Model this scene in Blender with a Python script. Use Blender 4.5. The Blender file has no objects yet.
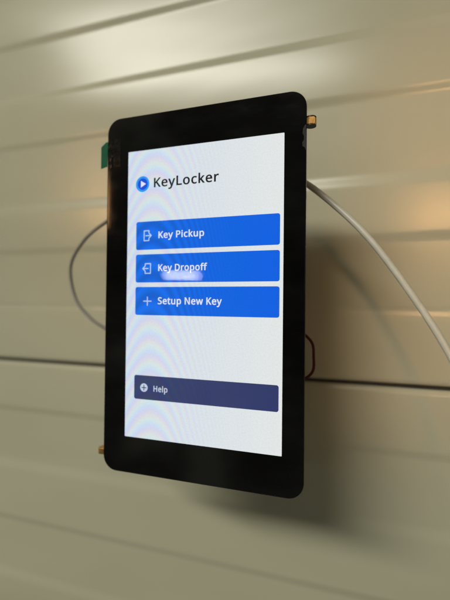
import bpy, bmesh, math, random
from mathutils import Vector, Matrix
random.seed(7)
S = bpy.context.scene
C = S.collection
MM = 0.001

# ------------------------------------------------------------------ helpers
# Local device coordinates in millimetres: x to the right, z up, d = depth behind the front glass.
def P(x, z, d):
    return Vector((x * MM, d * MM, z * MM))

def link_mesh(name, bm, mat, parent=None, smooth=False):
    me = bpy.data.meshes.new(name)
    bm.normal_update()
    bm.to_mesh(me); bm.free()
    if smooth:
        for p in me.polygons: p.use_smooth = True
    me.materials.append(mat)
    o = bpy.data.objects.new(name, me)
    C.objects.link(o)
    if parent: o.parent = parent
    return o

def empty(name, loc=(0, 0, 0)):
    o = bpy.data.objects.new(name, None)
    o.empty_display_size = 0.02
    o.location = loc
    C.objects.link(o)
    return o

def tag(o, label=None, cat=None, group=None, kind=None):
    if label: o['label'] = label
    if cat: o['category'] = cat
    if group: o['group'] = group
    if kind: o['kind'] = kind
    return o

def round_rect(x0, x1, z0, z1, r, n=8):
    pts = []
    for cx, cz, a0 in ((x1 - r, z1 - r, 0), (x0 + r, z1 - r, 90), (x0 + r, z0 + r, 180), (x1 - r, z0 + r, 270)):
        for k in range(n + 1):
            a = math.radians(a0 + 90 * k / n)
            pts.append((cx + r * math.cos(a), cz + r * math.sin(a)))
    return pts

def slab(bm, pts, d0, d1, bevel=0.0, seg=3):
    """outline (counter-clockwise seen from the front) extruded from depth d0 back to d1"""
    f = [bm.verts.new(P(x, z, d0)) for x, z in pts]
    b = [bm.verts.new(P(x, z, d1)) for x, z in pts]
    front = bm.faces.new(f)
    bm.faces.new(list(reversed(b)))
    n = len(pts)
    for i in range(n):
        j = (i + 1) % n
        bm.faces.new((f[j], f[i], b[i], b[j]))
    if bevel:
        bm.normal_update()
        es = [e for e in front.edges]
        bmesh.ops.bevel(bm, geom=es, offset=bevel * MM, segments=seg, affect='EDGES', profile=0.5)

def sheet(bm, pts, d):
    bm.faces.new([bm.verts.new(P(x, z, d)) for x, z in pts])

def strokes(bm, paths, w, d):
    """flat line-work: each segment a thin quad, joints as small discs; layers a hair apart"""
    k = 0
    for path in paths:
        for (x0, z0), (x1, z1) in zip(path, path[1:]):
            L = math.hypot(x1 - x0, z1 - z0)
            ux, uz = (x1 - x0) / L, (z1 - z0) / L
            nx, nz = -uz * w / 2, ux * w / 2
            dd = d - 0.003 * k; k += 1
            sheet(bm, [(x0 - nx, z0 - nz), (x1 - nx, z1 - nz), (x1 + nx, z1 + nz), (x0 + nx, z0 + nz)], dd)
        for x, z in path:
            dd = d - 0.003 * k; k += 1
            sheet(bm, [(x + w / 2 * math.cos(a), z + w / 2 * math.sin(a)) for a in [i * math.tau / 10 for i in range(10)]], dd)

def disc_pts(cx, cz, rx, rz, n=40):
    return [(cx + rx * math.cos(i * math.tau / n), cz + rz * math.sin(i * math.tau / n)) for i in range(n)]

# letter outlines: advance width and contours (em units)
GLYPHS={'D':(0.49,[[(0.065,0.0),(0.065,0.48),(0.213,0.48),(0.241,0.478),(0.268,0.475),(0.293,0.47),(0.316,0.462),(0.338,0.453),(0.359,0.441),(0.377,0.427),(0.393,0.411),(0.408,0.394),(0.42,0.374),(0.431,0.352),(0.439,0.328),(0.445,0.302),(0.448,0.274),(0.449,0.244),(0.447,0.198),(0.439,0.157),(0.425,0.12),(0.407,0.088),(0.383,0.061),(0.355,0.039),(0.322,0.022),(0.285,0.01),(0.244,0.002),(0.199,0.0)],[(0.126,0.052),(0.191,0.052),(0.261,0.059),(0.315,0.082),(0.354,0.12),(0.378,0.174),(0.385,0.242),(0.384,0.279),(0.378,0.311),(0.368,0.339),(0.355,0.363),(0.338,0.383),(0.318,0.399),(0.294,0.412),(0.267,0.421),(0.237,0.426),(0.204,0.428),(0.126,0.428)]]),'H':(0.498,[[(0.065,0.0),(0.065,0.48),(0.126,0.48),(0.126,0.277),(0.371,0.277),(0.371,0.48),(0.432,0.48),(0.432,0.0),(0.371,0.0),(0.371,0.224),(0.126,0.224),(0.126,0.0)]]),'K':(0.416,[[(0.065,0.0),(0.065,0.48),(0.126,0.48),(0.126,0.243),(0.167,0.289),(0.208,0.334),(0.338,0.48),(0.408,0.48),(0.218,0.271),(0.416,0.0),(0.345,0.0),(0.175,0.229),(0.126,0.186),(0.126,0.0)]]),'L':(0.352,[[(0.065,0.0),(0.065,0.48),(0.126,0.48),(0.126,0.054),(0.335,0.054),(0.335,0.0)]]),'N':(0.51,[[(0.065,0.0),(0.065,0.48),(0.135,0.48),(0.391,0.083),(0.392,0.115),(0.39,0.162),(0.389,0.209),(0.389,0.48),(0.445,0.48),(0.445,0.0),(0.375,0.0),(0.118,0.398),(0.119,0.34),(0.121,0.268),(0.121,0.0)]]),'P':(0.406,[[(0.065,0.0),(0.065,0.48),(0.192,0.48),(0.228,0.478),(0.259,0.474),(0.287,0.466),(0.31,0.456),(0.329,0.443),(0.345,0.427),(0.357,0.408),(0.365,0.387),(0.37,0.364),(0.372,0.338),(0.371,0.323),(0.369,0.308),(0.366,0.293),(0.361,0.278),(0.354,0.264),(0.346,0.251),(0.336,0.239),(0.324,0.227),(0.31,0.217),(0.294,0.208),(0.277,0.2),(0.256,0.194),(0.233,0.19),(0.208,0.188),(0.181,0.187),(0.126,0.187),(0.126,0.0)],[(0.126,0.238),(0.174,0.238),(0.2,0.239),(0.223,0.242),(0.244,0.246),(0.261,0.253),(0.276,0.261),(0.288,0.271),(0.298,0.283),(0.304,0.298),(0.308,0.316),(0.31,0.336),(0.308,0.353),(0.305,0.369),(0.299,0.383),(0.291,0.395),(0.28,0.405),(0.267,0.413),(0.251,0.42),(0.232,0.424),(0.211,0.427),(0.187,0.428),(0.126,0.428)]]),'S':(0.369,[[(0.166,-0.007),(0.15,-0.006),(0.135,-0.006),(0.12,-0.005),(0.105,-0.003),(0.091,-0.001),(0.078,0.002),(0.066,0.005),(0.054,0.008),(0.044,0.012),(0.034,0.016),(0.034,0.074),(0.044,0.07),(0.055,0.066),(0.067,0.062),(0.08,0.058),(0.094,0.054),(0.109,0.051),(0.123,0.049),(0.138,0.047),(0.153,0.046),(0.169,0.046),(0.189,0.047),(0.207,0.049),(0.223,0.053),(0.238,0.059),(0.249,0.066),(0.259,0.075),(0.267,0.086),(0.272,0.097),(0.276,0.109),(0.277,0.123),(0.276,0.132),(0.275,0.141),(0.273,0.148),(0.27,0.156),(0.267,0.163),(0.262,0.169),(0.256,0.175),(0.249,0.181),(0.241,0.187),(0.232,0.192),(0.221,0.198),(0.209,0.204),(0.196,0.209),(0.181,0.215),(0.164,0.222),(0.141,0.231),(0.12,0.241),(0.101,0.252),(0.085,0.264),(0.072,0.276),(0.06,0.29),(0.052,0.306),(0.045,0.323),(0.042,0.343),(0.04,0.364),(0.041,0.379),(0.043,0.393),(0.047,0.406),(0.053,0.418),(0.06,0.429),(0.068,0.44),(0.078,0.449),(0.089,0.458),(0.101,0.465),(0.114,0.471),(0.128,0.477),(0.143,0.481),(0.159,0.484),(0.176,0.486),(0.193,0.486),(0.209,0.486),(0.224,0.485),(0.239,0.484),(0.253,0.482),(0.266,0.479),(0.279,0.476),(0.291,0.472),(0.303,0.468),(0.315,0.464),(0.326,0.459),(0.307,0.408),(0.297,0.412),(0.286,0.416),(0.276,0.419),(0.264,0.423),(0.253,0.426),(0.241,0.428),(0.229,0.431),(0.217,0.432),(0.205,0.433),(0.192,0.433),(0.175,0.432),(0.16,0.43),(0.146,0.426),(0.134,0.421),(0.124,0.414),(0.116,0.406),(0.11,0.397),(0.105,0.387),(0.102,0.375),(0.101,0.363),(0.102,0.354),(0.103,0.345),(0.105,0.337),(0.108,0.33),(0.111,0.323),(0.116,0.317),(0.122,0.311),(0.128,0.305),(0.136,0.299),(0.144,0.294),(0.154,0.289),(0.165,0.284),(0.178,0.278),(0.191,0.272),(0.206,0.267),(0.223,0.26),(0.238,0.254),(0.252,0.247),(0.265,0.24),(0.278,0.233),(0.289,0.226),(0.299,0.218),(0.308,0.209),(0.315,0.2),(0.322,0.191),(0.327,0.18),(0.332,0.169),(0.335,0.156),(0.337,0.143),(0.337,0.128),(0.335,0.104),(0.33,0.082),(0.32,0.062),(0.307,0.044),(0.291,0.029),(0.271,0.016),(0.249,0.006),(0.224,-0.001),(0.196,-0.005)]]),'c':(0.322,[[(0.201,-0.007),(0.183,-0.006),(0.165,-0.004),(0.148,0.0),(0.132,0.006),(0.117,0.013),(0.102,0.021),(0.089,0.032),(0.078,0.044),(0.067,0.058),(0.058,0.073),(0.05,0.091),(0.045,0.11),(0.04,0.131),(0.038,0.153),(0.037,0.178),(0.038,0.204),(0.04,0.227),(0.045,0.249),(0.051,0.268),(0.059,0.286),(0.069,0.302),(0.079,0.316),(0.091,0.328),(0.105,0.339),(0.119,0.347),(0.135,0.354),(0.151,0.36),(0.168,0.364),(0.187,0.366),(0.206,0.367),(0.216,0.366),(0.227,0.366),(0.238,0.365),(0.248,0.363),(0.259,0.361),(0.268,0.359),(0.277,0.356),(0.286,0.353),(0.293,0.35),(0.3,0.347),(0.282,0.298),(0.244,0.31),(0.236,0.312),(0.228,0.313),(0.22,0.314),(0.212,0.315),(0.204,0.315),(0.166,0.31),(0.136,0.293),(0.115,0.266),(0.102,0.228),(0.098,0.179),(0.099,0.154),(0.102,0.131),(0.107,0.111),(0.115,0.094),(0.124,0.079),(0.135,0.066),(0.149,0.057),(0.164,0.05),(0.181,0.046),(0.201,0.044),(0.212,0.045),(0.223,0.045),(0.234,0.047),(0.244,0.048),(0.253,0.05),(0.262,0.053),(0.27,0.056),(0.279,0.059),(0.286,0.062),(0.294,0.065),(0.294,0.013),(0.287,0.009),(0.279,0.006),(0.271,0.003),(0.263,0.001),(0.254,-0.002),(0.245,-0.003),(0.235,-0.005),(0.225,-0.006),(0.213,-0.007)]]),'e':(0.379,[[(0.21,-0.007),(0.19,-0.006),(0.171,-0.003),(0.153,0.001),(0.136,0.007),(0.12,0.014),(0.105,0.023),(0.091,0.034),(0.079,0.046),(0.068,0.061),(0.059,0.076),(0.051,0.093),(0.045,0.112),(0.04,0.132),(0.038,0.154),(0.037,0.177),(0.038,0.2),(0.04,0.222),(0.044,0.242),(0.05,0.261),(0.057,0.279),(0.065,0.295),(0.075,0.309),(0.086,0.322),(0.099,0.334),(0.112,0.344),(0.127,0.352),(0.143,0.358),(0.16,0.363),(0.178,0.366),(0.196,0.367),(0.214,0.366),(0.231,0.363),(0.247,0.359),(0.262,0.354),(0.276,0.347),(0.288,0.338),(0.3,0.328),(0.31,0.316),(0.319,0.304),(0.327,0.29),(0.333,0.275),(0.338,0.259),(0.342,0.241),(0.344,0.223),(0.345,0.204),(0.345,0.169),(0.098,0.169),(0.1,0.145),(0.104,0.124),(0.11,0.106),(0.118,0.089),(0.129,0.076),(0.142,0.064),(0.157,0.055),(0.174,0.049),(0.192,0.045),(0.213,0.044),(0.226,0.044),(0.239,0.045),(0.251,0.046),(0.263,0.048),(0.274,0.05),(0.284,0.053),(0.295,0.056),(0.306,0.06),(0.317,0.064),(0.328,0.069),(0.328,0.017),(0.317,0.012),(0.306,0.008),(0.296,0.005),(0.285,0.002),(0.274,-0.001),(0.263,-0.003),(0.251,-0.005),(0.238,-0.006),(0.225,-0.006)],[(0.099,0.216),(0.283,0.216),(0.282,0.233),(0.279,0.249),(0.275,0.264),(0.269,0.278),(0.262,0.29),(0.252,0.3),(0.241,0.308),(0.228,0.314),(0.212,0.317),(0.195,0.318),(0.179,0.317),(0.164,0.314),(0.151,0.309),(0.139,0.301),(0.129,0.291),(0.12,0.279),(0.112,0.266),(0.106,0.251),(0.102,0.234)]]),'f':(0.231,[[(0.073,0.0),(0.073,0.314),(0.01,0.314),(0.01,0.342),(0.073,0.362),(0.073,0.383),(0.074,0.409),(0.078,0.432),(0.084,0.452),(0.093,0.469),(0.104,0.483),(0.117,0.494),(0.133,0.503),(0.15,0.509),(0.169,0.513),(0.19,0.514),(0.199,0.514),(0.207,0.513),(0.215,0.512),(0.222,0.511),(0.229,0.51),(0.26,0.502),(0.244,0.455),(0.22,0.462),(0.191,0.465),(0.18,0.465),(0.17,0.462),(0.161,0.458),(0.153,0.453),(0.147,0.446),(0.142,0.437),(0.138,0.426),(0.135,0.414),(0.133,0.4),(0.132,0.383),(0.132,0.36),(0.223,0.36),(0.223,0.314),(0.132,0.314),(0.132,0.0)]]),'i':(0.173,[[(0.087,0.42),(0.082,0.42),(0.076,0.421),(0.071,0.423),(0.067,0.426),(0.062,0.429),(0.059,0.433),(0.056,0.438),(0.054,0.444),(0.053,0.45),(0.052,0.457),(0.053,0.465),(0.054,0.471),(0.056,0.477),(0.059,0.482),(0.062,0.486),(0.067,0.489),(0.071,0.492),(0.076,0.494),(0.082,0.495),(0.087,0.495),(0.093,0.495),(0.098,0.494),(0.102,0.492),(0.107,0.489),(0.111,0.486),(0.115,0.482),(0.118,0.477),(0.12,0.471),(0.121,0.465),(0.122,0.457),(0.121,0.45),(0.12,0.444),(0.118,0.438),(0.115,0.433),(0.111,0.429),(0.107,0.426),(0.102,0.423),(0.098,0.421),(0.093,0.42)],[(0.057,0.0),(0.057,0.36),(0.116,0.36),(0.116,0.0)]]),'k':(0.359,[[(0.057,0.0),(0.057,0.51),(0.116,0.51),(0.116,0.244),(0.115,0.216),(0.113,0.185),(0.128,0.201),(0.144,0.221),(0.158,0.238),(0.273,0.36),(0.343,0.36),(0.197,0.206),(0.353,0.0),(0.281,0.0),(0.156,0.168),(0.116,0.132),(0.116,0.0)]]),'l':(0.173,[[(0.057,0.0),(0.057,0.51),(0.116,0.51),(0.116,0.0)]]),'o':(0.406,[[(0.202,-0.007),(0.183,-0.006),(0.166,-0.003),(0.149,0.001),(0.133,0.007),(0.117,0.015),(0.103,0.025),(0.09,0.036),(0.078,0.049),(0.068,0.063),(0.058,0.079),(0.051,0.096),(0.045,0.115),(0.04,0.136),(0.038,0.157),(0.037,0.181),(0.039,0.215),(0.044,0.246),(0.053,0.273),(0.066,0.297),(0.082,0.318),(0.101,0.336),(0.123,0.349),(0.148,0.359),(0.175,0.365),(0.204,0.367),(0.223,0.366),(0.242,0.363),(0.259,0.359),(0.275,0.353),(0.29,0.345),(0.305,0.335),(0.318,0.324),(0.329,0.312),(0.34,0.297),(0.349,0.282),(0.357,0.264),(0.362,0.246),(0.367,0.226),(0.369,0.204),(0.37,0.181),(0.368,0.147),(0.363,0.116),(0.354,0.088),(0.341,0.064),(0.325,0.042),(0.305,0.025),(0.283,0.011),(0.259,0.001),(0.232,-0.005)],[(0.203,0.042),(0.224,0.044),(0.242,0.048),(0.258,0.056),(0.272,0.066),(0.283,0.08),(0.293,0.096),(0.3,0.114),(0.305,0.134),(0.308,0.156),(0.309,0.181),(0.308,0.205),(0.305,0.227),(0.3,0.247),(0.293,0.265),(0.283,0.281),(0.272,0.294),(0.258,0.304),(0.242,0.311),(0.224,0.316),(0.203,0.317),(0.182,0.316),(0.164,0.311),(0.148,0.304),(0.134,0.294),(0.123,0.281),(0.114,0.265),(0.107,0.247),(0.102,0.227),(0.099,0.205),(0.098,0.181),(0.099,0.156),(0.102,0.134),(0.107,0.114),(0.114,0.096),(0.123,0.08),(0.135,0.066),(0.148,0.056),(0.164,0.048),(0.183,0.044)]]),'p':(0.413,[[(0.057,-0.161),(0.057,0.36),(0.105,0.36),(0.113,0.311),(0.123,0.32),(0.131,0.329),(0.139,0.336),(0.148,0.344),(0.158,0.351),(0.17,0.356),(0.182,0.361),(0.196,0.364),(0.212,0.366),(0.228,0.367),(0.254,0.365),(0.277,0.359),(0.299,0.35),(0.318,0.337),(0.335,0.32),(0.35,0.3),(0.361,0.276),(0.37,0.248),(0.374,0.216),(0.376,0.181),(0.374,0.146),(0.37,0.114),(0.361,0.086),(0.35,0.062),(0.335,0.041),(0.318,0.024),(0.299,0.01),(0.277,0.001),(0.253,-0.005),(0.228,-0.007),(0.212,-0.006),(0.197,-0.004),(0.183,-0.001),(0.17,0.003),(0.159,0.009),(0.148,0.016),(0.139,0.022),(0.13,0.03),(0.123,0.038),(0.116,0.046),(0.112,0.046),(0.115,0.017),(0.116,-0.013),(0.116,-0.161)],[(0.219,0.042),(0.232,0.043),(0.243,0.045),(0.254,0.049),(0.264,0.054),(0.273,0.06),(0.281,0.068),(0.288,0.077),(0.295,0.087),(0.3,0.098),(0.305,0.11),(0.308,0.123),(0.311,0.136),(0.313,0.151),(0.315,0.166),(0.315,0.181),(0.314,0.205),(0.311,0.227),(0.306,0.247),(0.3,0.264),(0.291,0.28),(0.281,0.293),(0.268,0.304),(0.253,0.311),(0.236,0.316),(0.218,0.317),(0.197,0.316),(0.179,0.312),(0.163,0.306),(0.15,0.297),(0.14,0.286),(0.132,0.272),(0.125,0.256),(0.121,0.237),(0.118,0.216),(0.116,0.192),(0.116,0.181),(0.117,0.155),(0.12,0.132),(0.124,0.112),(0.13,0.094),(0.138,0.078),(0.148,0.065),(0.161,0.055),(0.178,0.048),(0.197,0.044)]]),'r':(0.277,[[(0.057,0.0),(0.057,0.36),(0.105,0.36),(0.112,0.294),(0.122,0.306),(0.13,0.317),(0.139,0.327),(0.149,0.336),(0.16,0.345),(0.171,0.353),(0.183,0.359),(0.197,0.363),(0.21,0.366),(0.225,0.367),(0.247,0.366),(0.267,0.363),(0.26,0.308),(0.241,0.312),(0.221,0.313),(0.21,0.312),(0.199,0.311),(0.189,0.308),(0.179,0.303),(0.169,0.298),(0.16,0.291),(0.151,0.284),(0.144,0.275),(0.137,0.266),(0.131,0.256),(0.125,0.244),(0.121,0.232),(0.118,0.22),(0.117,0.206),(0.116,0.192),(0.116,0.0)]]),'t':(0.242,[[(0.167,-0.007),(0.156,-0.006),(0.145,-0.005),(0.135,-0.003),(0.125,-0.0),(0.115,0.003),(0.106,0.007),(0.098,0.013),(0.09,0.02),(0.083,0.028),(0.077,0.037),(0.071,0.047),(0.067,0.059),(0.064,0.073),(0.062,0.088),(0.062,0.105),(0.062,0.314),(0.011,0.314),(0.011,0.343),(0.062,0.366),(0.086,0.443),(0.121,0.443),(0.121,0.36),(0.225,0.36),(0.225,0.314),(0.121,0.314),(0.121,0.106),(0.122,0.094),(0.123,0.083),(0.127,0.073),(0.131,0.064),(0.137,0.057),(0.143,0.052),(0.151,0.047),(0.159,0.044),(0.168,0.042),(0.177,0.042),(0.205,0.044),(0.228,0.049),(0.228,0.004),(0.201,-0.004)]]),'u':(0.415,[[(0.184,-0.007),(0.159,-0.005),(0.137,-0.002),(0.117,0.005),(0.1,0.013),(0.086,0.025),(0.074,0.038),(0.065,0.055),(0.058,0.075),(0.054,0.098),(0.053,0.124),(0.053,0.36),(0.113,0.36),(0.113,0.128),(0.116,0.097),(0.126,0.073),(0.142,0.056),(0.164,0.046),(0.193,0.042),(0.215,0.044),(0.235,0.048),(0.251,0.054),(0.265,0.064),(0.276,0.076),(0.284,0.091),(0.291,0.107),(0.295,0.127),(0.298,0.149),(0.299,0.173),(0.299,0.36),(0.358,0.36),(0.358,0.0),(0.31,0.0),(0.301,0.048),(0.291,0.037),(0.282,0.028),(0.272,0.019),(0.262,0.012),(0.25,0.006),(0.237,0.002),(0.224,-0.002),(0.211,-0.005),(0.198,-0.006)]]),'w':(0.528,[[(0.106,0.001),(0.007,0.361),(0.069,0.361),(0.118,0.169),(0.132,0.11),(0.142,0.061),(0.151,0.089),(0.159,0.125),(0.169,0.158),(0.232,0.361),(0.297,0.361),(0.359,0.158),(0.373,0.108),(0.383,0.062),(0.395,0.108),(0.41,0.169),(0.46,0.361),(0.52,0.361),(0.42,0.001),(0.351,0.001),(0.289,0.203),(0.274,0.258),(0.265,0.299),(0.253,0.258),(0.251,0.247),(0.248,0.236),(0.245,0.225),(0.241,0.214),(0.238,0.203),(0.173,0.001)]]),'y':(0.343,[[(0.056,-0.161),(0.028,-0.16),(0.007,-0.156),(0.007,-0.109),(0.025,-0.111),(0.047,-0.113),(0.059,-0.112),(0.07,-0.11),(0.08,-0.107),(0.089,-0.102),(0.097,-0.095),(0.104,-0.088),(0.111,-0.08),(0.117,-0.07),(0.122,-0.06),(0.127,-0.049),(0.146,-0.001),(0.001,0.36),(0.064,0.36),(0.142,0.155),(0.16,0.104),(0.163,0.094),(0.166,0.085),(0.168,0.075),(0.17,0.066),(0.172,0.057),(0.187,0.101),(0.206,0.156),(0.279,0.36),(0.343,0.36),(0.187,-0.05),(0.179,-0.069),(0.171,-0.087),(0.161,-0.103),(0.15,-0.118),(0.139,-0.131),(0.126,-0.142),(0.111,-0.15),(0.095,-0.156),(0.076,-0.16)]])}

def embolden(cons, w):
    area = lambda q: sum(q[i][0] * q[(i + 1) % len(q)][1] - q[(i + 1) % len(q)][0] * q[i][1] for i in range(len(q))) / 2
    big = max(cons, key=lambda q: abs(area(q)))
    sg = 1 if area(big) > 0 else -1
    res = []
    for q in cons:
        out = []
        n = len(q)
        for i in range(n):
            a, b, c = q[i - 1], q[i], q[(i + 1) % n]
            e1 = (b[0] - a[0], b[1] - a[1]); e2 = (c[0] - b[0], c[1] - b[1])
            l1 = math.hypot(*e1); l2 = math.hypot(*e2)
            n1 = (e1[1] / l1 * sg, -e1[0] / l1 * sg); n2 = (e2[1] / l2 * sg, -e2[0] / l2 * sg)
            k = max(1 + n1[0] * n2[0] + n1[1] * n2[1], .45)
            out.append((b[0] + w * (n1[0] + n2[0]) / k, b[1] + .75 * w * (n1[1] + n2[1]) / k))
        res.append(out)
    return res

def lettering(name, text, x0, x1, base, cap, d, mat, parent, weight, gap=0.0):
    """text as a flat mesh from x0 to x1 with capitals `cap` mm tall"""
    cu = bpy.data.curves.new(name, 'CURVE')
    cu.dimensions = '2D'; cu.fill_mode = 'BOTH'; cu.resolution_u = 1
    pen = 0.0; polys = []
    for ch in text:
        if ch == ' ':
            pen += 0.19; continue
        adv, cons = GLYPHS[ch]
        for q in embolden(cons, weight):
            polys.append([(pen + x, z) for x, z in q])
        pen += adv + 1.5 * weight + gap
    xs = [p[0] for q in polys for p in q]
    sx = (x1 - x0) / (max(xs) - min(xs)); sz = cap / (0.48 + 1.5 * weight)
    off = min(xs)
    for q in polys:
        sp = cu.splines.new('POLY'); sp.points.add(len(q) - 1); sp.use_cyclic_u = True
        for pt, (x, z) in zip(sp.points, q):
            pt.co = ((x0 + (x - off) * sx) * 2, (base + (z + .75 * weight) * sz) * 2, 0, 1)
    tmp = bpy.data.objects.new(name, cu); C.objects.link(tmp)
    dg = bpy.context.evaluated_depsgraph_get()
    me = bpy.data.meshes.new_from_object(tmp.evaluated_get(dg))
    bpy.data.objects.remove(tmp)
    for v in me.vertices:
        v.co = Vector((v.co.x / 2 * MM, d * MM, v.co.y / 2 * MM))
    me.name = name
    bm = bmesh.new(); bm.from_mesh(me)
    bm.normal_update()
    flip = [f for f in bm.faces if f.normal.y > 0]
    if flip: bmesh.ops.reverse_faces(bm, faces=flip)
    bpy.data.meshes.remove(me)
    return link_mesh(name, bm, mat, parent)

def tube(bm, pts, r, n=14, steps=14):
    """smooth round cable through control points (Catmull-Rom), points are Vectors in metres"""
    Q = []
    ext = [pts[0] * 2 - pts[1]] + list(pts) + [pts[-1] * 2 - pts[-2]]
    for i in range(1, len(ext) - 2):
        a, b, c, d = ext[i - 1:i + 3]
        for k in range(steps):
            t = k / steps
            Q.append(0.5 * ((2 * b) + (c - a) * t + (2 * a - 5 * b + 4 * c - d) * t * t + (3 * b - a - 3 * c + d) * t ** 3))
    Q.append(pts[-1])
    rings = []
    up = Vector((0, 1, 0.01)).normalized()
    for i, q in enumerate(Q):
        tan = (Q[min(i + 1, len(Q) - 1)] - Q[max(i - 1, 0)]).normalized()
        nn = (up - tan * up.dot(tan)).normalized(); up = nn
        bb = tan.cross(nn)
        rings.append([bm.verts.new(q + r * (nn * math.cos(a) + bb * math.sin(a))) for a in [j * math.tau / n for j in range(n)]])
    for A, B in zip(rings, rings[1:]):
        for j in range(n):
            bm.faces.new((A[j], A[(j + 1) % n], B[(j + 1) % n], B[j]))
    bm.faces.new(list(reversed(rings[0]))); bm.faces.new(rings[-1])
    bmesh.ops.recalc_face_normals(bm, faces=bm.faces)

# ------------------------------------------------------------------ materials
def new_mat(name):
    m = bpy.data.materials.new(name); m.use_nodes = True
    nt = m.node_tree
    return m, nt, nt.nodes['Principled BSDF']

def N(nt, kind, **kw):
    n = nt.nodes.new(kind)
    for k, v in kw.items(): setattr(n, k, v)
    return n

def math_node(nt, op, a, b=None, c=None):
    n = N(nt, 'ShaderNodeMath', operation=op)
    for i, v in enumerate((a, b, c)):
        if v is None: continue
        if isinstance(v, (int, float)): n.inputs[i].default_value = v
        else: nt.links.new(v, n.inputs[i])
    return n.outputs[0]

def noise(nt, coord, scale, detail=3, rough=0.5):
    n = N(nt, 'ShaderNodeTexNoise')
    n.inputs['Scale'].default_value = scale; n.inputs['Detail'].default_value = detail
    n.inputs['Roughness'].default_value = rough
    nt.links.new(coord, n.inputs['Vector'])
    return n.outputs['Fac']

def ramp(nt, fac, stops):
    n = N(nt, 'ShaderNodeValToRGB')
    el = n.color_ramp.elements
    while len(el) < len(stops): el.new(0.5)
    for e, (p, c) in zip(el, stops):
        e.position = p; e.color = c if len(c) == 4 else (*c, 1)
    nt.links.new(fac, n.inputs[0])
    return n.outputs[0]

def srgb(r, g, b):
    f = lambda v: v / 12.92 if v <= .04045 else ((v + .055) / 1.055) ** 2.4
    return (f(r / 255), f(g / 255), f(b / 255))

def wall_paint():
    m, nt, b = new_mat('painted_steel')
    tc = N(nt, 'ShaderNodeTexCoord').outputs['Object']
    mp = N(nt, 'ShaderNodeMapping'); mp.inputs['Scale'].default_value = (0.35, 1, 1)
    nt.links.new(tc, mp.inputs[0])
    big = noise(nt, mp.outputs[0], 9, 3)
    nt.links.new(ramp(nt, big, [(0.3, WALL_A), (0.7, WALL_B)]), b.inputs['Base Color'])
    fine = noise(nt, tc, 900, 2)
    r = math_node(nt, 'MULTIPLY_ADD', big, 0.10, WALL_ROUGH)
    nt.links.new(r, b.inputs['Roughness'])
    wav = noise(nt, mp.outputs[0], 14, 2)
    h = math_node(nt, 'MULTIPLY_ADD', fine, 0.02, wav)
    bp = N(nt, 'ShaderNodeBump'); bp.inputs['Strength'].default_value = 0.25; bp.inputs['Distance'].default_value = 0.002
    nt.links.new(h, bp.inputs['Height']); nt.links.new(bp.outputs[0], b.inputs['Normal'])
    b.inputs['Specular IOR Level'].default_value = WALL_SPEC
    return m

def plain(name, col, rough, spec=0.5, metal=0.0, var=0.25, scale=250, bump=0.0):
    m, nt, b = new_mat(name)
    tc = N(nt, 'ShaderNodeTexCoord').outputs['Object']
    n = noise(nt, tc, scale, 4)
    lo = tuple(c * (1 - var) for c in col); hi = tuple(min(1, c * (1 + var)) for c in col)
    nt.links.new(ramp(nt, n, [(0.3, lo), (0.7, hi)]), b.inputs['Base Color'])
    nt.links.new(math_node(nt, 'MULTIPLY_ADD', n, 0.12, rough - .06), b.inputs['Roughness'])
    b.inputs['Specular IOR Level'].default_value = spec
    b.inputs['Metallic'].default_value = metal
    if bump:
        bp = N(nt, 'ShaderNodeBump'); bp.inputs['Strength'].default_value = bump; bp.inputs['Distance'].default_value = 0.0005
        nt.links.new(n, bp.inputs['Height']); nt.links.new(bp.outputs[0], b.inputs['Normal'])
    return m

def black_glass():
    m, nt, b = new_mat('black_glass')
    tc = N(nt, 'ShaderNodeTexCoord').outputs['Object']
    smear = N(nt, 'ShaderNodeMapping'); smear.inputs['Rotation'].default_value = (0, 0.5, 0); smear.inputs['Scale'].default_value = (1, 1, 2.4)
    nt.links.new(tc, smear.inputs[0])
    n = noise(nt, smear.outputs[0], 38, 6, 0.62)
    nt.links.new(ramp(nt, n, [(0.45, (0.0018, 0.0018, 0.0018)), (0.9, (0.005, 0.0052, 0.0055))]), b.inputs['Base Color'])
    nt.links.new(ramp(nt, n, [(0.45, (0.035,) * 3), (0.9, (0.09,) * 3)]), b.inputs['Roughness'])
    b.inputs['Specular IOR Level'].default_value = 0.32
    return m

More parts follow.
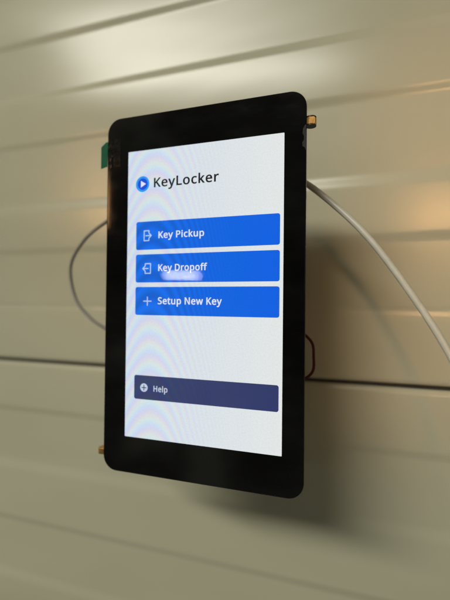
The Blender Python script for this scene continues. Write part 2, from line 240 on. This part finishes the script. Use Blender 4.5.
def lit(name, col, strength=1.0, moire=0.08, left=None):
    """one colour of the lit LCD: emission with the panel's faint rainbow interference fringes and pixel grain"""
    m, nt, b = new_mat(name)
    b.inputs['Base Color'].default_value = (0.01, 0.01, 0.012, 1)
    b.inputs['Roughness'].default_value = 0.02
    b.inputs['Specular IOR Level'].default_value = 0.30
    tc = N(nt, 'ShaderNodeTexCoord').outputs['Object']
    sp = N(nt, 'ShaderNodeSeparateXYZ'); nt.links.new(tc, sp.inputs[0])
    x = math_node(nt, 'MULTIPLY', sp.outputs[0], 1000.0)
    z = math_node(nt, 'MULTIPLY', sp.outputs[2], 1000.0)
    warp = noise(nt, tc, 22, 1)
    dx = math_node(nt, 'ADD', x, 26.0)
    dx2 = math_node(nt, 'MULTIPLY', dx, dx)
    ph = math_node(nt, 'MULTIPLY_ADD',  dx2, 0.068, z)
    ph = math_node(nt, 'MULTIPLY_ADD', warp, 10.0, ph)
    ph = math_node(nt, 'MULTIPLY', ph, math.tau / 9.6)
    fade = N(nt, 'ShaderNodeMapRange', interpolation_type='SMOOTHSTEP')
    fade.inputs['From Min'].default_value = -30; fade.inputs['From Max'].default_value = 27
    fade.inputs['To Min'].default_value = moire; fade.inputs['To Max'].default_value = 0.0
    nt.links.new(x, fade.inputs['Value'])
    grain = noise(nt, tc, 1500, 1)
    g = math_node(nt, 'MULTIPLY_ADD', grain, 0.18, 0.91)
    chans = []
    hue = (0, 0.5, 0.3) if max(col) - min(col) > 0.3 else (0, 1.5, 3.5)
    for i in range(3):
        c = math_node(nt, 'COSINE', math_node(nt, 'ADD', ph, hue[i]))
        c = math_node(nt, 'MULTIPLY_ADD', c, fade.outputs[0], 1.0)
        c = math_node(nt, 'MULTIPLY', c, g)
        # the panel washes out a little towards the side seen at the steeper angle
        wash = N(nt, 'ShaderNodeMapRange')
        wash.inputs['From Min'].default_value = -42; wash.inputs['From Max'].default_value = 44
        wash.inputs['To Min'].default_value = (left or col)[i]; wash.inputs['To Max'].default_value = col[i]
        nt.links.new(x, wash.inputs['Value'])
        chans.append(math_node(nt, 'MULTIPLY', c, wash.outputs[0]))
    cb = N(nt, 'ShaderNodeCombineColor')
    for i in range(3): nt.links.new(chans[i], cb.inputs[i])
    nt.links.new(cb.outputs[0], b.inputs['Emission Color'])
    b.inputs['Emission Strength'].default_value = strength
    return m

WALL_A, WALL_B = (0.372, 0.358, 0.264), (0.430, 0.414, 0.307)
WALL_ROUGH, WALL_SPEC = 0.165, 0.22

M_wall = wall_paint()
M_dark = plain('dark_rubber', (0.012, 0.012, 0.011), 0.6)
M_glass = black_glass()
M_black = plain('black_plastic', (0.014, 0.014, 0.014), 0.45)
M_brass = plain('brass', (0.62, 0.38, 0.14), 0.36, metal=1.0, var=0.2, scale=700)
M_green = plain('green_film', (0.002, 0.085, 0.042), 0.55, spec=0.1, var=0.15)
M_clear = plain('clear_film', (0.0035, 0.0033, 0.003), 0.14, spec=0.15, var=0.4, scale=260, bump=0.12)
M_chip = plain('chipped_glass', (0.010, 0.010, 0.0095), 0.6, spec=0.25, var=0.4, scale=900, bump=0.6)
M_white_cable = plain('white_cable', (0.47, 0.465, 0.405), 0.36, var=0.05)
M_grey_cable = plain('grey_cable', (0.17, 0.163, 0.150), 0.45, var=0.1)
M_red = plain('red_wire', (0.085, 0.016, 0.011), 0.6, spec=0.1, var=0.1)

L_white = lit('lit_white', srgb(225, 229, 228), 1.0, 0.075, srgb(206, 217, 232))
L_blue = lit('lit_blue', srgb(0, 95, 224), 1.0, 0.16, srgb(14, 104, 220))
L_navy = lit('lit_navy', srgb(46, 55, 103), 1.0, 0.10, srgb(50, 62, 104))
L_text = lit('lit_button_text', srgb(222, 228, 246), 1.0, 0.05)
L_grey = lit('lit_help_text', srgb(196, 204, 222), 1.0, 0.05)
L_icon = lit('lit_icon', srgb(176, 200, 246), 1.0, 0.05)
L_black = lit('lit_black', srgb(20, 21, 26), 1.0, 0.05)
L_ring = lit('lit_ring', srgb(40, 150, 245), 1.0, 0.05)
L_disc = lit('lit_disc', srgb(22, 78, 215), 1.0, 0.05)

# ------------------------------------------------------------------ the wall: ribbed painted steel panels
D0 = 80.0                                   # depth of the outer flats behind the display glass
wall = empty('wall', P(0, -520, D0))
tag(wall, 'beige painted metal wall of ribbed panels with a dark horizontal joint', 'wall', kind='structure')

# (height, kind): U steps outward going down (catches light from above), D steps back (falls dark), G fine groove
RIBS = [(450, 'U'), (402, 'D'), (358, 'U'), (310, 'D'), (264, 'U'), (218, 'D'), (170, 'U'), (129, 'D'), (75, 'U'), (38, 'D'), (-8, 'G'),
        (-96, 'D'), (-143, 'U'), (-189, 'D'), (-236, 'U'), (-282, 'G'), (-330, 'D'), (-376, 'U'), (-422, 'D'), (-468, 'U')]
STEP, HALF = 1.15, 3.8
def profile(zhi, zlo):
    pts = [(zhi, 3.5), (zhi - 0.4, 1.2), (zhi - 1.5, 0.25)]
    lvl = 0.0
    first = [k for z, k in RIBS if zlo < z < zhi and k != 'G'][0]
    lvl = STEP if first == 'U' else 0.0
    pts = [(z, d + lvl) for z, d in pts] + [(zhi - 4, lvl)]
    for z, k in RIBS:
        if not (zlo < z < zhi): continue
        if k == 'G':
            for t in range(-4, 5):
                pts.append((z - t * 0.9, lvl + (0.35 if z == -8 else 0.9) * (0.5 + 0.5 * math.cos(t / 4 * math.pi))))
        else:
            new = 0.0 if k == 'U' else STEP
            for t in range(-6, 7):
                u = t / 6
                s = 0.5 + 0.5 * math.sin(u * math.pi / 2)
                pts.append((z - u * (HALF if k == 'D' or z == 170 else 5.5), lvl + (new - lvl) * s))
            lvl = new
    pts += [(zlo + 4, lvl), (zlo + 1.5, lvl + 0.25), (zlo + 0.4, lvl + 1.2), (zlo, lvl + 3.5)]
    return pts

def panel(zhi, zlo):
    bm = bmesh.new()
    pr = profile(zhi, zlo)
    xs = [-900 + 60 * i for i in range(31)]
    grid = [[bm.verts.new(P(x, z, d)) for z, d in pr] for x in xs]
    for A, B in zip(grid, grid[1:]):
        for j in range(len(pr) - 1):
            bm.faces.new((A[j], A[j + 1], B[j + 1], B[j]))
    o = link_mesh('panel', bm, M_wall, wall, smooth=True)
    o.location = P(0, 520, 0)
    return o
panel(520, -53.9)
panel(-56.0, -520)
bm = bmesh.new()
slab(bm, [(-900, -62), (900, -62), (900, -48), (-900, -48)], 4.0, 6.0)
link_mesh('joint_seal', bm, M_dark, wall).location = P(0, 520, 0)

# ------------------------------------------------------------------ the touch display
tv = empty('touch_display', (0, 0, 0))
tag(tv, 'black bezelled touch display in portrait showing blue key menu buttons', 'display')

bm = bmesh.new()
slab(bm, round_rect(-55, 55, -97, 97, 8.0, 12), 0.0, 1.5, bevel=0.35)
link_mesh('front_glass', bm, M_glass, tv)
bm = bmesh.new()
slab(bm, round_rect(-49, 49, -84, 84, 2, 4), 1.5, 7.5)
link_mesh('back_plate', bm, M_black, tv)
bm = bmesh.new()
slab(bm, round_rect(-36, 36, -52, 52, 4, 5), 7.5, 28, bevel=0)
link_mesh('back_housing', bm, M_black, tv)
bm = bmesh.new()
slab(bm, round_rect(-18, 18, -34, 30, 3, 4), 28, 82)
link_mesh('mounting_block', bm, M_black, tv)

SX0, SX1, SZ0, SZ1 = -41.5, 44.5, -77.4, 77.5
bm = bmesh.new(); slab(bm, round_rect(SX0, SX1, SZ0, SZ1, 0.25, 2), -0.05, 0.2)
screen = link_mesh('screen', bm, L_white, tv)
lettering('title', 'KeyLocker', -25.6, 11.3, 56.9, 5.1, -0.12, L_black, screen, 0.017, 0.010)

bm = bmesh.new(); sheet(bm, disc_pts(-32.45, 59.25, 4.1, 4.3), -0.10)
logo = link_mesh('logo', bm, L_ring, tv)
bm = bmesh.new(); sheet(bm, disc_pts(-32.35, 59.2, 2.95, 3.1), -0.13)
link_mesh('logo_disc', bm, L_disc, logo)
bm = bmesh.new(); sheet(bm, [(-33.5, 57.4), (-30.4, 59.2), (-33.5, 61.1)], -0.16)
link_mesh('play_arrow', bm, L_text, logo)

def button(zlo, zhi, mat, label, r=1.1):
    bm = bmesh.new(); sheet(bm, round_rect(-36.0, 42.8, zlo, zhi, r, 5), -0.10)
    return tag(link_mesh('button', bm, mat, tv), label)

def icon(parent, paths, w=0.6, mat=None):
    bm = bmesh.new(); strokes(bm, paths, w, -0.14)
    return link_mesh('icon', bm, mat or L_icon, parent)

b1 = button(23.6, 38.8, L_blue, 'blue Key Pickup button')
lettering('caption', 'Key Pickup', -22.5, 3.6, 29.5, 3.6, -0.14, L_text, b1, 0.019, 0.004)
icon(b1, [[(-28.2, 29.6), (-28.2, 28.5), (-31.1, 28.5), (-31.1, 33.8), (-28.2, 33.8), (-28.2, 32.7)],
          [(-30.0, 31.15), (-26.8, 31.15)], [(-28.0, 32.3), (-26.8, 31.15), (-28.0, 30.0)]])
b2 = button(6.0, 21.1, L_blue, 'blue Key Dropoff button')
lettering('caption', 'Key Dropoff', -22.4, 5.5, 12.0, 3.6, -0.14, L_text, b2, 0.019, 0.004)
icon(b2, [[(-30.2, 15.0), (-30.2, 16.1), (-27.0, 16.1), (-27.0, 10.9), (-30.2, 10.9), (-30.2, 12.1)],
          [(-28.4, 13.5), (-31.6, 13.5)], [(-30.4, 14.7), (-31.6, 13.5), (-30.4, 12.3)]])
b3 = button(-11.5, 3.6, L_blue, 'blue Setup New Key button')
lettering('caption', 'Setup New Key', -22.4, 13.6, -5.6, 3.7, -0.14, L_text, b3, 0.019, 0.004)
icon(b3, [[(-30.9, -4.0), (-26.4, -4.0)], [(-28.65, -1.8), (-28.65, -6.2)]])
b4 = button(-56.6, -43.8, L_navy, 'dark navy Help button')
lettering('caption', 'Help', -24.3, -16.1, -52.0, 3.1, -0.14, L_grey, b4, 0.018, 0.004)
bm = bmesh.new(); sheet(bm, disc_pts(-30.05, -50.3, 2.25, 2.25), -0.14)
gl = link_mesh('icon', bm, L_grey, b4)
# the cross of the help mark belongs to the same icon mesh: second material slot
gl.data.materials.append(L_navy)
bm = bmesh.new(); bm.from_mesh(gl.data)
k0 = len(bm.faces)
strokes(bm, [[(-31.3, -50.3), (-28.8, -50.3)], [(-30.05, -49.0), (-30.05, -51.6)]], 0.5, -0.18)
bm.faces.ensure_lookup_table()
for f in bm.faces[k0:]: f.material_index = 1
bm.to_mesh(gl.data); bm.free()

# pull tab of the protective film: clear strip stuck on the bezel, green end past the edge
bm = bmesh.new()
slab(bm, [(-59.6, 70.4), (-55.6, 71.2), (-55.2, 85.0), (-56.4, 85.0), (-59.6, 82.6)], 0.5, 0.8)
pt = link_mesh('pull_tab', bm, M_green, tv)
bm = bmesh.new()
nx, nz = 7, 9
grid = [[bm.verts.new(P(-54.6 + 8.2 * i / nx, 70 + 15.6 * j / nz + random.uniform(-.2, .2),
        -0.12 - (random.uniform(0, .16) if i < 3 else random.uniform(0, .02)))) for j in range(nz + 1)] for i in range(nx + 1)]
for A, B in zip(grid, grid[1:]):
    for j in range(nz):
        bm.faces.new((A[j], B[j], B[j + 1], A[j + 1]))
link_mesh('clear_strip', bm, M_clear, pt)

# brass fittings peeping out behind two corners
def fitting(x, z, d, r, h, caps=True):
    bm = bmesh.new()
    pts = [(r * math.cos(math.radians(a)), r * math.sin(math.radians(a))) for a in (10, 70, 130, 190, 250, 310)]
    lo = [bm.verts.new(P(x + a, z - h / 2, d + b)) for a, b in pts]; hi = [bm.verts.new(P(x + a, z + h / 2, d + b)) for a, b in pts]
    bm.faces.new(lo); bm.faces.new(hi)
    for i in range(6): bm.faces.new((lo[i], lo[(i + 1) % 6], hi[(i + 1) % 6], hi[i]))
    bmesh.ops.recalc_face_normals(bm, faces=bm.faces)
    bmesh.ops.bevel(bm, geom=list(bm.edges), offset=0.25 * MM, segments=2, affect='EDGES')
    f = link_mesh('brass_fitting', bm, M_brass, tv)
    for s in ((-1, 1) if caps else ()):
        bm = bmesh.new()
        pts2 = [(x + r * .93 * math.cos(i * math.tau / 20), d + r * .93 * math.sin(i * math.tau / 20)) for i in range(20)]
        za, zb = z + s * (h / 2 + .02), z + s * (h / 2 + .4)
        lo = [bm.verts.new(P(a, za, b)) for a, b in pts2]; hi = [bm.verts.new(P(a, zb, b)) for a, b in pts2]
        bm.faces.new(lo); bm.faces.new(hi)
        for i in range(20): bm.faces.new((lo[i], lo[(i + 1) % 20], hi[(i + 1) % 20], hi[i]))
        bmesh.ops.recalc_face_normals(bm, faces=bm.faces)
        link_mesh('washer', bm, M_black, f)
fitting(56.5, 83.0, 4.6, 2.7, 3.7)
fitting(-57.6, -88.0, 3.6, 3.0, 3.4, caps=False)

# chipped glass along the right edge and a few nicks on the lower edge
bm = bmesh.new()
sheet(bm, [(54.85, 67.6), (54.85, 80.2), (54.0, 79.6), (53.3, 78.0), (53.2, 76.0), (53.9, 74.6), (53.8, 73.0), (53.0, 71.6), (53.2, 70.0), (54.1, 69.4)], -0.03)
link_mesh('edge_chip', bm, M_chip, tv)
bm = bmesh.new()
x = 34.6
while x < 42:
    w = random.uniform(.4, 1.1)
    sheet(bm, [(x, -96.9), (x + w, -96.9), (x + w * .7, -96.3 + random.uniform(-.2, .2)), (x + w * .2, -96.45)], -0.03)
    x += w + random.uniform(.3, 1.2)
link_mesh('edge_chip', bm, M_chip, tv)

# ------------------------------------------------------------------ cables
bm = bmesh.new()
tube(bm, [P(30, 69, 33), P(42, 66, 32), P(55.2, 57.6, 29), P(79.1, 33.6, 23), P(98.4, 6.6, 18), P(117.9, -27.5, 11), P(133, -66, 2), P(141, -110, -8), P(146, -170, -10), P(150, -260, -5), P(152, -400, 0)], 1.72 * MM)
link = link_mesh('cable', bm, M_white_cable, None, smooth=True)
tag(link, 'thick off-white cable sagging from behind the right edge of the display', 'cable')
bm = bmesh.new()
tube(bm, [P(-34, 58, 22), P(-50, 57, 30), P(-66, 52.5, 31), P(-78, 48.3, 33), P(-98.9, 38, 38), P(-112, 20.4, 40), P(-107.5, -2, 40), P(-94, -15, 38), P(-79.1, -21.7, 34), P(-66, -26, 29), P(-50, -30, 22), P(-34, -30, 20)], 1.12 * MM)
link = link_mesh('cable', bm, M_grey_cable, None, smooth=True)
tag(link, 'thin grey cable looping out past the left edge of the display', 'cable')
bm = bmesh.new()
tube(bm, [P(34, -16, 22), P(46, -18, 26), P(54.5, -24.5, 28), P(55.4, -33, 33), P(55.0, -41.5, 28), P(46, -47, 25), P(34, -48, 22)], 0.75 * MM)
link = link_mesh('wire', bm, M_red, None, smooth=True)
tag(link, 'thin red wire curving just past the lower right edge of the display', 'wire')

# ------------------------------------------------------------------ light: ceiling fixture, two warm lamps, one strip lamp across the room
def area(name, loc, aim, sx, sy, power, col, spread=180, shape='RECTANGLE'):
    l = bpy.data.lights.new(name, 'AREA'); l.shape = shape; l.size = sx; l.size_y = sy
    l.energy = power; l.color = col; l.spread = math.radians(spread)
    o = bpy.data.objects.new(name, l); C.objects.link(o)
    o.location = loc
    o.rotation_euler = (Vector(aim) - Vector(loc)).to_track_quat('-Z', 'Y').to_euler()
    return o
area('ceiling_lamp', (-1.60, -3.9, 2.78), (0, 0, 0), 3.3, 0.50, 192, (1.0, 0.975, 0.85), shape='ELLIPSE')
area('warm_lamp', (0.262, -0.736, 0.200), (0.125, 0.08, 0.045), 0.11, 0.26, 0.022, (1.0, 0.50, 0.18), 10)
area('warm_lamp', (-0.752, -0.872, 0.336), (-.110, 0.08, 0.065), 0.13, 0.19, 0.012, (1.0, 0.52, 0.20), 10)
area('strip_lamp', (-0.725, -1.55, 0.132), (0, 0, 0.01), 0.160, 0.004, 0.46, (1.0, 1.0, 0.96))

w = bpy.data.worlds.new('World'); S.world = w; w.use_nodes = True
nt = w.node_tree
bg = nt.nodes['Background']
tc = N(nt, 'ShaderNodeTexCoord').outputs['Generated']
n = noise(nt, tc, 2.6, 3, 0.6)
nt.links.new(ramp(nt, n, [(0.36, (0.03, 0.029, 0.022)), (0.52, (0.10, 0.097, 0.076)), (0.62, (0.30, 0.295, 0.24))]), bg.inputs[0])
bg.inputs[1].default_value = 1.0

# ------------------------------------------------------------------ camera (solved from the display's corners)
cam = bpy.data.cameras.new('camera')
cam.sensor_fit = 'HORIZONTAL'; cam.sensor_width = 36.0; cam.lens = 36 * 405.46 / 450
cam.clip_start = 0.005; cam.clip_end = 50
co = bpy.data.objects.new('camera', cam); C.objects.link(co)
R = [(0.94706025, 0.01044228, -0.32088602), (-0.0058626, 0.99986676, 0.01523487), (0.32100235, -0.01254712, 0.94699528)]
ax = [Vector((r[0], -r[2], r[1])) for r in R]
co.matrix_world = Matrix(((ax[0].x, ax[1].x, ax[2].x, 0.08045579), (ax[0].y, ax[1].y, ax[2].y, -0.19246878), (ax[0].z, ax[1].z, ax[2].z, -0.00568858), (0, 0, 0, 1)))
cam.dof.use_dof = True; cam.dof.focus_distance = 0.198; cam.dof.aperture_fstop = 5.6; cam.dof.aperture_blades = 0
S.camera = co

S.render.engine = 'CYCLES'
S.view_settings.view_transform = 'Standard'; S.view_settings.look = 'None'
S.view_settings.exposure = 0; S.view_settings.gamma = 1
